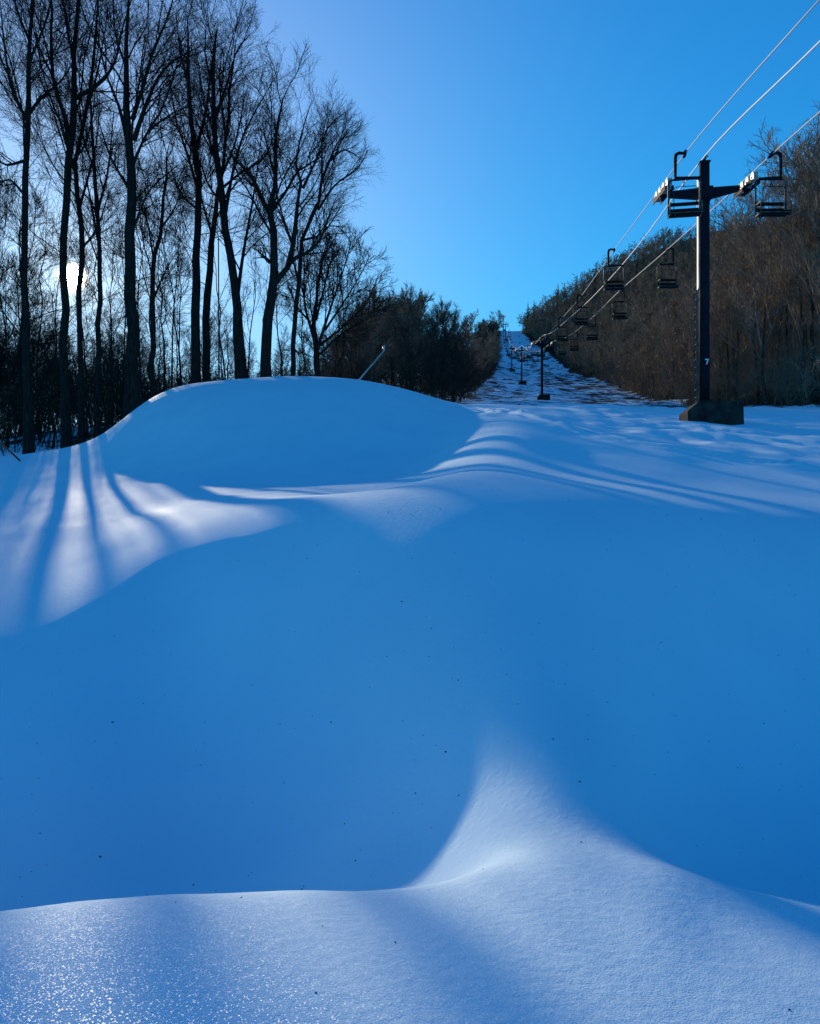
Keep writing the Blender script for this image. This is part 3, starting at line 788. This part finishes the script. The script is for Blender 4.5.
# undergrowth: thin stems nobody could count
def brush(name, pts, hs, mat, seed, tw=0.00011):
    rg = np.random.default_rng(seed)
    B = len(pts); n = 6
    P = np.zeros((B, n, 3)); P[:, 0] = pts; P[:, 0, 2] -= 0.1
    d = rg.normal(size=(B, 3)) * 0.28; d[:, 2] = 1; d /= np.linalg.norm(d, axis=1, keepdims=True)
    for q in range(1, n):
        P[:, q] = P[:, q - 1] + d * hs[:, None] / (n - 1)
        d = d + rg.normal(size=d.shape) * 0.12; d /= np.linalg.norm(d, axis=1, keepdims=True)
    dist = np.maximum(pts[:, 1], 25)
    r0 = (0.010 + dist * 0.00016)
    R = r0[:, None] * np.linspace(1, .5, n)[None]
    parts = [tubes(P, R, 3)]
    P1, R1 = grow(rg, P, R, 7, 5, (.3, .55), (30, 65), .15, .007, t0=.12, wig=.1, rr=.7)
    parts.append(tubes(P1, R1, 3))
    P2, R2 = grow(rg, P1, R1, 4, 3, (.3, .6), (30, 65), .1, .006, t0=.15, wig=.1, rr=.7)
    R2 = np.maximum(R2, 0.004 + tw * np.repeat(np.repeat(dist, 7), 4)[:, None])
    parts.append(tubes(P2, R2, 3))
    v, q = merge(parts)
    o = link(name, np_mesh(name, v, q, mat))
    return o
def cloud(n, fn, seed):
    rg = np.random.default_rng(seed); o = []
    while len(o) < n:
        p = fn(rg)
        if p is not None: o.append(p)
    o = np.array(o); z = ground(o[:, 0], o[:, 1])
    return np.column_stack([o[:, 0], o[:, 1], z]), rg
def f(rg):
    d = rg.uniform(40, 85); px = rg.uniform(-200, 320)
    return (at_px(px, d), d)
p_, rg_ = cloud(1000, f, 11)
tag(brush('undergrowth', p_, rg_.uniform(1.2, 5.2, len(p_)) * np.interp(p_[:, 1], [30, 45, 60], [.5, .7, 1.]), M_TWIG, 12), 'thin dark brush between the trunks of the left wood', 'undergrowth', kind='stuff')
def f(rg):
    d = 44 * (260 / 44) ** rg.random(); u = run_r(d) - 1 + 16 * rg.random() ** 1.6
    x = lift_x(d) + u
    return (x, d) if x / d < .62 else None
p_, rg_ = cloud(1000, f, 13)
tag(brush('undergrowth', p_, rg_.uniform(2, 6, len(p_)), M_BROWNTWIG, 14), 'brown brush along the foot of the right hillside', 'undergrowth', kind='stuff')
def f(rg):
    d = rg.uniform(70, 520); u = run_l(d) - .5 - 14 * rg.random() ** 1.5
    x = lift_x(d) + u
    return (x, d) if x / d > -.1 else None
p_, rg_ = cloud(1500, f, 15)
tag(brush('undergrowth', p_, rg_.uniform(3, 7, len(p_)) * np.interp(p_[:, 1], [70, 110, 170, 300], [1.5, 1.4, 1.2, 1]), M_GREYTWIG, 16, .00018), 'dark brush along the left edge of the ski run', 'undergrowth', kind='stuff')

def f(rg):
    d = 90 + 420 * rg.random() ** 1.1; u = run_r(d) + 1 + 95 * rg.random() ** 1.2
    x = lift_x(d) + u
    return (x, d) if x / d < .62 else None
p_, rg_ = cloud(3600, f, 17)
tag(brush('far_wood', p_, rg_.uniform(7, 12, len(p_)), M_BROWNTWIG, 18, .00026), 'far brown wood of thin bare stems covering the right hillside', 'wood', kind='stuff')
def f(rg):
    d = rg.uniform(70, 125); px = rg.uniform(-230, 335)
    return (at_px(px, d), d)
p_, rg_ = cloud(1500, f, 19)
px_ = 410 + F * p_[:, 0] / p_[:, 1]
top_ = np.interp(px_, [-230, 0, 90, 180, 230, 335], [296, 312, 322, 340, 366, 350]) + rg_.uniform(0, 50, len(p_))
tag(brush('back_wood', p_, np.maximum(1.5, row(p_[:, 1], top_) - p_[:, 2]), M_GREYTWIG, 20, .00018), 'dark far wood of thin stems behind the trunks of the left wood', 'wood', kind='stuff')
def f(rg):
    d = 62 + 170 * rg.random() ** 1.1; u = run_r(d) + 2 + 85 * rg.random()
    x = lift_x(d) + u
    return (x, d) if x / d < .64 else None
p_, rg_ = cloud(1900, f, 23)
tag(brush('hillside_wood', p_, rg_.uniform(6, 12.5, len(p_)), M_BROWNTWIG, 24, .00014), 'brown wood of thin bare stems on the near part of the right hillside', 'wood', kind='stuff')
# saplings that kept their dry leaves, at the foot of the left wood
def sapling_mesh(seed):
    rg = np.random.default_rng(seed)
    n = 7; H = 3.0
    P = np.zeros((1, n, 3)); P[0, :, 2] = np.linspace(-.1, H, n); P[0, :, :2] = np.cumsum(rg.normal(size=(n, 2)) * .06, 0)
    R = np.linspace(.028, .01, n)[None]
    st = tubes(P, R, 5)
    P1, R1 = grow(rg, P, R, 12, 5, (.3, .5), (45, 80), .05, .007, t0=.2, wig=.08)
    P2, R2 = grow(rg, P1, R1, 5, 4, (.3, .6), (30, 60), .02, .005, t0=.2, wig=.1)
    cr = merge([tubes(P1, R1, 3), tubes(P2, R2, 3)])
    tips = P2[:, 1:].reshape(-1, 3); tips = tips[rg.random(len(tips)) < .5]
    B = len(tips); a = rg.normal(size=(B, 3)); a /= np.linalg.norm(a, axis=1, keepdims=True)
    b = np.cross(a, rg.normal(size=(B, 3))); b /= np.linalg.norm(b, axis=1, keepdims=True)
    s = rg.uniform(.025, .05, (B, 1))
    lv = np.stack([tips, tips + (a * .9 + b * .5) * s, tips + a * 2 * s, tips + (a * .9 - b * .5) * s], 1).reshape(-1, 3)
    lq = np.arange(B * 4).reshape(-1, 4)
    return np_mesh('trunk', *st, M_BARK), np_mesh('crown', *cr, M_TWIG), np_mesh('leaves', lv, lq, M_LEAF, False)
SAP = [sapling_mesh(s) for s in (1, 2)]
for k, (px, d, h) in enumerate([(14, 42, 4.2), (45, 45, 4.6), (58, 40, 3.3), (98, 43, 3.9), (104, 40, 2.5), (40, 49, 5.2), (160, 47, 3.0), (5, 39, 3.1)]):
    x = at_px(px, d)
    r = empty('sapling', (x, d, gz(x, d)), k * 1.7); r.scale = (h / 3,) * 3
    for nm, m_ in zip(('trunk', 'crown', 'leaves'), SAP[k % 2]): link(nm, m_, r)
    tag(r, 'small sapling holding a few brown leaves among the left trunks', 'sapling', 'leafy saplings in the left wood')

# spruces on the skyline
def spruce(seed, H=10):
    rg = np.random.default_rng(seed)
    tr = np.zeros((1, 6, 3)); tr[0, :, 2] = np.linspace(-.2, H, 6)
    tp = tubes(tr, np.linspace(.16, .02, 6)[None], 6)
    v, f_ = [], []
    nw = 26
    for w in range(nw):
        t = w / nw; z = H * (0.06 + 0.94 * t); ln = (1 - t) ** .85 * H * .21 + .12
        for b in range(11):
            a = rg.uniform(0, 6.28); l = ln * rg.uniform(.7, 1.15); dr = l * rg.uniform(.15, .45)
            for seg in range(5):
                s0, s1 = seg / 5, (seg + 1) / 5
                wd = (.16 + .3 * (1 - s0)) * l * .5
                c, s = math.cos(a), math.sin(a)
                zz = lambda q: z - dr * q + rg.uniform(-.05, .05)
                i = len(v)
                aa = wd * rg.uniform(.5, 1.2); jit = rg.uniform(-.12, .12)
                v += [(c*l*s0 - s*aa*.4, s*l*s0 + c*aa*.4, zz(s0)), (c*l*s1*1.05 - s*(aa + jit), s*l*s1*1.05 + c*(aa + jit), zz(s1) - .18*l),
                      (c*l*s1*1.15, s*l*s1*1.15, zz(s1)), (c*l*s1*1.05 + s*(aa - jit), s*l*s1*1.05 - c*(aa - jit), zz(s1) - .18*l)]
                f_.append((i, i+1, i+2, i+3))
    return np_mesh('trunk', *tp, M_BROWNBARK), np_mesh('crown', np.array(v), np.array(f_), M_NEEDLE, False)
SPR = [spruce(1), spruce(2)]
for k, (px, top, d, H, lab) in enumerate([
        (643, 250, 235, 13, 'dark spruce on the skyline, right of the second pair of lift chairs'),
        (595, 270, 290, 12, 'dark spruce tip above the hillside trees, left of the second pair of lift chairs'),
        (558, 282, 335, 15, 'tallest pointed spruce on the left part of the hillside skyline'),
        (534, 299, 400, 12, 'spruce of the small pair at the upper end of the hillside wood, right one'),
        (528, 301, 405, 12, 'spruce of the small pair at the upper end of the hillside wood, left one'),
        (483, 317, 330, 12, 'small spruce tip above the clump left of the ski run')]):
    best = min(np.arange(150, 500, 5.0), key=lambda q: abs(row(q, top) - gz(at_px(px, q), q) - H) + (500 if px > 500 and at_px(px, q) - lift_x(q) < run_r(q) else 0))
    d = float(best); x = at_px(px, d); z = gz(x, d)
    Ht = min(max(7, row(d, top) - z), 20)
    r = empty('spruce_tree', (x, d, z - .2), k); r.scale = (.62 * Ht / 10, .62 * Ht / 10, Ht / 10)
    for nm, m_ in zip(('trunk', 'crown'), SPR[k % 2]): link(nm, m_, r)
    tag(r, lab, 'tree', 'spruces on the skyline')

# ------------------------------------------------------------------ the chairlift
TW = [32, 133, 220, 322, 395, 455, 515]
ARM = 9.55                                     # rope height above the tower's foot
foot = {}
for d in TW: foot[d] = gz(lift_x(d), d)
foot[32] = row(32, 425)
GA = 1.6                                       # half the distance between the ropes
def rope_knots(side):
    if side < 0: k = [(-40, 2.0), (0, 7.6), (16.9, 10.75), (28.6, 12.72), (32, 13.1), (44.8, 14.6), (61, 16.4), (77, 18.6), (105, 22.6)]
    elif side > 0: k = [(-40, 3.4), (0, 8.7), (24.7, 12.27), (28.9, 12.84), (32, 13.2), (46, 15.0), (63, 17.3), (80, 19.3), (105, 22.9)]
    else: k = [(-40, 1.7), (0, 8.4), (21, 12.18), (32, 14.12), (45, 15.2), (63, 17.35), (90, 21.4), (110, 24.6)]
    ex = 1.0 if side == 0 else 0.0
    for i, d in enumerate(TW[1:]):
        z1 = foot[d] + ARM + ex
        if i:
            p = TW[i]; z0 = foot[p] + ARM + ex
            for t in (.25, .5, .75): k.append((p + (d - p) * t, z0 + (z1 - z0) * t - 4 * 1.1 * t * (1 - t)))
        k.append((d, z1))
    return k
def rope_at(side, d):
    k = rope_knots(side)
    return Vector((lift_x(d) + side * GA, d, float(pchip([a for a, b in k], [b for a, b in k], np.array([d]))[0])))
def rope(name, side, r, mat, label):
    ds = np.concatenate([np.linspace(-40, 32, 40), np.linspace(34, 520, 150)])
    k = rope_knots(side)
    zs = pchip([a for a, b in k], [b for a, b in k], ds)
    P = np.stack([lift_x(ds) + side * GA, ds, zs], 1)
    rad = np.full(len(ds), r)
    o = link(name, np_mesh(name, *tubes(P[None], rad[None], 8), mat))
    tag(o, label, 'cable')
rope('haul_rope', -1, 0.019, M_ROPE, 'steel haul rope on the left side of the lift towers')
rope('haul_rope', 1, 0.024, M_ROPE, 'steel haul rope on the right side of the lift towers')
rope('signal_cable', 0, 0.027, M_CABLE, 'thick white signal cable running over the tower tops between the two haul ropes')

def rot_y(a):
    from mathutils import Matrix
    return Matrix.Rotation(a, 3, 'Y')
def rot_x(a):
    from mathutils import Matrix
    return Matrix.Rotation(a, 3, 'X')

# tower: local y runs up the lift line, x across
H_P = 10.42
mb = MB(); 
prof = [(-.80, 0), (-.82, .48), (-.38, .86), (1.28, .86), (1.32, -.5), (-.80, -.5)]
mb.prism(prof, -.75, .75)
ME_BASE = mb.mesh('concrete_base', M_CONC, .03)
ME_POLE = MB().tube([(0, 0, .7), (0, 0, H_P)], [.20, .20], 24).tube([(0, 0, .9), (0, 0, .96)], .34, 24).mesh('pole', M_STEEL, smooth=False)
for p in ME_POLE.polygons: p.use_smooth = True
ME_LITSTRIP = MB().box((-.226, .04, 7.65), (.05, .22, 4.5)).mesh('sunlit_strip', M_SUNLIT, .01)  # added strip: sunlit upper left edge of the pole, put in as pale colour
mb = MB()
for s in (-.14, .14): mb.tube([(-.34, s, .9), (-.34, s, 5.5)], .018, 6)
for k in range(15): mb.tube([(-.34, -.14, 1.1 + k * .3), (-.34, .14, 1.1 + k * .3)], .014, 6)
for z in (1.4, 3.2, 5.0):
    for s in (-.14, .14): mb.tube([(-.34, s, z), (-.17, s * .6, z)], .015, 6)
ME_LADDER = mb.mesh('ladder', M_LADDER)
mb = MB()
mb.prism([(-1.38, 9.10), (-.2, 8.98), (-.2, 9.40), (-1.38, 9.30)], -.13, .13)
mb.prism([(.2, 8.98), (1.34, 9.26), (1.34, 9.44), (.2, 9.40)], -.13, .13)
mb.box((0, 0, 9.19), (.56, .52, .46))
ME_ARM = mb.mesh('crossarm', M_STEEL, .015)
mb = MB(); mb.tube([(0, 0, H_P), (0, 0, H_P + .14)], .06, 10).tube([(0, -.02, H_P + .1), (.04, -.12, H_P + .2), (.05, -.25, H_P + .16)], .035, 8).box((0, 0, H_P + .012), (.42, .42, .022))
ME_CAP = mb.mesh('cable_bracket', M_STEEL)
TILT = math.atan(0.13)
def sheave_frame():
    mb = MB(); R = rot_x(TILT)
    for s in (-.15, .15):
        mb.box(R @ Vector((s, 0, -.20)), (.035, 2.4, .16), R)
        for y in (-.8, .8): mb.box(R @ Vector((s, y, -.14)), (.035, .5, .14), R)
    mb.box((0, 0, -.22), (.24, .2, .22))
    return mb.mesh('sheave_assembly', M_STEEL, .01)
ME_SH = sheave_frame()
def wheel():
    mb = MB(); mb.tube([(-.095, 0, 0), (-.085, 0, 0), (-.03, 0, 0), (.03, 0, 0), (.085, 0, 0), (.095, 0, 0)], [.14, .225, .20, .20, .225, .14], 20)
    mb.tube([(-.13, 0, 0), (.13, 0, 0)], .035, 10)
    return mb.mesh('wheel', M_WHEEL, smooth=False)
ME_WH = wheel()
ME_SEVEN = MB().prism([(-.085, .26), (.085, .26), (.085, .20), (-.085, .20)], 0, .012).prism([(.025, .20), (.085, .20), (.01, 0), (-.05, 0)], 0, .012).mesh('painted_number', M_WHITE)

def tower(d, i, label):
    ang = -math.atan(0.1)
    r = empty('lift_tower', (lift_x(d), d, foot[d]), ang)
    link('concrete_base', ME_BASE, r); link('pole', ME_POLE, r); link('ladder', ME_LADDER, r); link('crossarm', ME_ARM, r)
    link('cable_bracket', ME_CAP, r)
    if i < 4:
        link('sunlit_strip', ME_LITSTRIP, r)
        for s in (-1, 1):
            zr = rope_at(s, d).z - foot[d]
            a = link('sheave_assembly', ME_SH, r, (s * GA, 0, zr - .25))
            for y in (-.99, -.33, .33, .99):
                link('wheel', ME_WH, a, (0, y, y * math.tan(TILT) - .01))
    if i == 0:
        n = link('painted_number', ME_SEVEN, r, (.045, -.212, 2.37)); n.scale = (.8, 1, .85)
    return tag(r, label, 'lift tower', 'towers of the chairlift')
LB = ['nearest dark lift tower numbered 7, standing on a big concrete block', 'second dark lift tower up the run, at the foot of the patchy slope',
      'third lift tower up the run, left of and beyond the second one', 'fourth lift tower, slim and far up the patchy run',
      'small lift tower far up the run, below the two topmost', 'tiny lift tower far up the run, last but one before the crest', 'topmost tiny lift tower at the crest of the run']
for i, d in enumerate(TW): tower(d, i, LB[i])

# chair, origin at the seat, hanging from the rope 2.22 m above
def round_rect(x0, x1, z0, z1, r, y, closed=False):
    pts = []
    for cx, cz, a0 in ((x0 + r, z1 - r, 180), (x1 - r, z1 - r, 90)):
        for k in range(6):
            a = math.radians(a0 - 18 * k); pts.append((cx + r * math.cos(a), y, cz + r * math.sin(a)))
    return [(x0, y, z0)] + pts + [(x1, y, z0)]
def chair_meshes(s):
    """s: the side (-1 / 1) on which the hanger stands off the rope"""
    top = 2.22
    g = MB().box((0, 0, top), (.10, .34, .12)).tube([(0, -.26, top), (0, .26, top)], .05, 8).mesh('grip', M_CHAIR, .01)
    h = MB().tube([(0, 0, top + .02), (s * .2, 0, top + .05), (s * .30, 0, top - .01), (s * .32, 0, top - .12), (s * .32, 0, 1.46), (s * .30, 0, 1.36)], [.05, .06, .07, .06, .05, .05], 8)
    h.prism([(s * .36, 1.30), (s * .36, 1.42), (-s * .50, 1.37), (-s * .50, 1.32)], -.06, .06)
    h = h.mesh('hanger_arm', M_CHAIR)
    fr = MB()
    fr.tube(round_rect(-.54, .54, 0.0, 1.36, .16, .10), .038, 8)
    for x in (-.54, .54):
        fr.tube([(x, .10, .02), (x, -.42, 0.0)], .024, 8)
        fr.tube([(x, .08, .42), (x, -.36, .40), (x, -.40, .02)], .018, 8)
    fr.tube([(-.54, .10, .02), (.54, .10, .02)], .022, 8).tube([(-.54, -.42, 0), (.54, -.42, 0)], .024, 8)
    fr = fr.mesh('frame', M_CHAIRPALE, smooth=True)
    st = MB()
    for k in range(5): st.box((0, -.36 + k * .105, .035 + .012 * abs(k - 2)), (1.04, .09, .045))
    st.box((0, -.40, -.01), (1.04, .05, .08))
    st = st.mesh('seat', M_SEAT, .01)
    bks = []
    for z in (.27, .50): bks.append(MB().box((0, .12 + z * .1, z), (1.0, .035, .13)).mesh('back_slat', M_SEAT, .01))
    br = MB().tube(round_rect(-.40, .40, .18, .98, .1, -.22), .014, 6).tube([(-.02, .02, 1.33), (-.06, -.21, .98)], .016, 6).tube([(-.62, -.5, -.13), (.5, -.5, -.13)], .014, 6)
    br.tube([(-.40, -.22, .18), (-.40, -.5, -.13)], .013, 6).tube([(.40, -.22, .18), (.40, -.5, -.13)], .013, 6)
    br = br.mesh('safety_bar', M_CHAIR)
    return [('grip', g), ('hanger_arm', h), ('frame', fr), ('seat', st)] + [('back_slat', b) for b in bks] + [('safety_bar', br)]
CH = {-1: chair_meshes(-1), 1: chair_meshes(1)}
def join_meshes(name, ms):
    bm = bmesh.new(); mats = []
    out = bpy.data.meshes.new(name)
    for nm, m_ in ms:
        base = len(bm.faces)
        bm.from_mesh(m_); bm.faces.ensure_lookup_table()
        if m_.materials[0] not in mats: mats.append(m_.materials[0])
        ix = mats.index(m_.materials[0])
        for f_ in bm.faces[base:]: f_.material_index = ix
    bm.to_mesh(out); bm.free()
    for m_ in mats: out.materials.append(m_)
    return out
FARCH = {s: join_meshes('lift_chair', CH[s]) for s in (-1, 1)}
ORD = ['nearest', 'second', 'third', 'fourth', 'fifth', 'sixth', 'seventh']
for s, d0, step, sd in ((-1, 28.6, 16.3, 'left'), (1, 28.9, 17.0, 'right')):
    i = 0; d = d0
    while d < 500:
        if min(abs(d - t) for t in TW[1:]) > 1.2:
            p = rope_at(s, d)
            loc = (p.x, p.y, p.z - 2.22)
            rz = -math.atan(.1) + 0.1 * math.sin(i * 7.3 + s)
            lab = (f'{ORD[i]} lift chair on the {sd} rope, ' + ('beside the tower numbered 7' if i == 0 else 'counting uphill from the tower numbered 7')) if i < 7 else f'tiny empty lift chair far up the {sd} rope'
            if d < 150:
                r = empty('lift_chair', loc, rz)
                for nm, m_ in CH[s]: link(nm, m_, r)
            else:
                r = link('lift_chair', FARCH[s], None, loc); r.rotation_euler = (0, 0, rz)
            tag(r, lab, 'chair', 'chairs of the lift' if i < 7 else f'far chairs on the {sd} rope')
        d += step; i += 1

# ------------------------------------------------------------------ poles
def at3(px, py, d): return Vector((at_px(px, d), d, row(d, py)))
a, b = at3(358, 381, 45), at3(384.5, 350, 45)
dirv = (b - a).normalized()
t0 = (a.z - gz(a.x - 4, 45)) / dirv.z
p0 = a - dirv * t0
r = empty('snowmaking_lance', tuple(p0))
link('lance_pole', MB().tube([(0, 0, 0), tuple(b - p0)], [.055, .04], 10).mesh('lance_pole', M_GALV, smooth=True), r)
h_ = b - p0
link('nozzle_head', MB().tube([tuple(h_ - dirv * .05), tuple(h_ + Vector((-.05, 0, .22)))], [.06, .05], 10).tube([tuple(h_ + Vector((-.14, 0, .2))), tuple(h_ + Vector((.05, 0, .24)))], .035, 8).mesh('nozzle_head', M_GALV, smooth=True), r)
tag(r, 'slanting grey snowmaking lance sticking up behind the snow crest', 'snowmaking lance')
x_, y_ = at_px(219, 40), 40
r = empty('slim_pole', (x_, y_, gz(x_, y_)))
ht = row(40, 240) - gz(x_, y_)
link('pole_tube', MB().tube([(0, 0, -.3), (-.03, 0, ht)], [.042, .03], 10).mesh('pole_tube', M_LADDER, smooth=True), r)
link('pole_cap', MB().tube([(-.03, 0, ht), (-.03, 0, ht + .06)], [.055, .03], 10).mesh('pole_cap', M_STEEL, smooth=True), r)
tag(r, 'slim upright grey pole beside the flared trunk on the crest', 'pole')
a, b = at3(-6, 437, 31), at3(15, 456, 31)
r = empty('red_stake', tuple(b))
q = a - b
link('stake_rod', MB().tube([tuple(q * -.25), tuple(q)], [.04, .04], 8).mesh('stake_rod', M_RED, smooth=True), r)
tag(r, 'tilted faded red stake at the left edge of the snow bank', 'stake')

# ------------------------------------------------------------------ bark crumbs on the snow
rg = np.random.default_rng(5)
n = 420
px = rg.uniform(-20, 840, n); d = np.where(rg.random(n) < .72, rg.uniform(4.4, 9.0, n), rg.uniform(2.3, 13, n))
x = (px - 410) / F * d; z = ground(x, d)
V, Q = [], []
for i in range(n):
    s = rg.choice([.0024, .0036, .0055, .009], p=[.5, .36, .13, .01]); e = s * rg.uniform(.4, .9); a = rg.uniform(0, 3.14)
    c, sn = math.cos(a), math.sin(a); b = len(V)
    for dz in (-.002, s * .5):
        for ax, ay in ((-s, -e), (s, -e * .6), (s * .8, e), (-s * .7, e)):
            V.append((x[i] + c * ax - sn * ay, d[i] + sn * ax + c * ay, z[i] + dz + .001))
    for q in ((3, 2, 1, 0), (4, 5, 6, 7), (0, 1, 5, 4), (1, 2, 6, 5), (2, 3, 7, 6), (3, 0, 4, 7)): Q.append([b + k for k in q])
tag(link('bark_crumbs', np_mesh('bark_crumbs', np.array(V), np.array(Q), M_LITTER, False)), 'dark crumbs of bark scattered over the shaded snow', 'litter', kind='stuff')
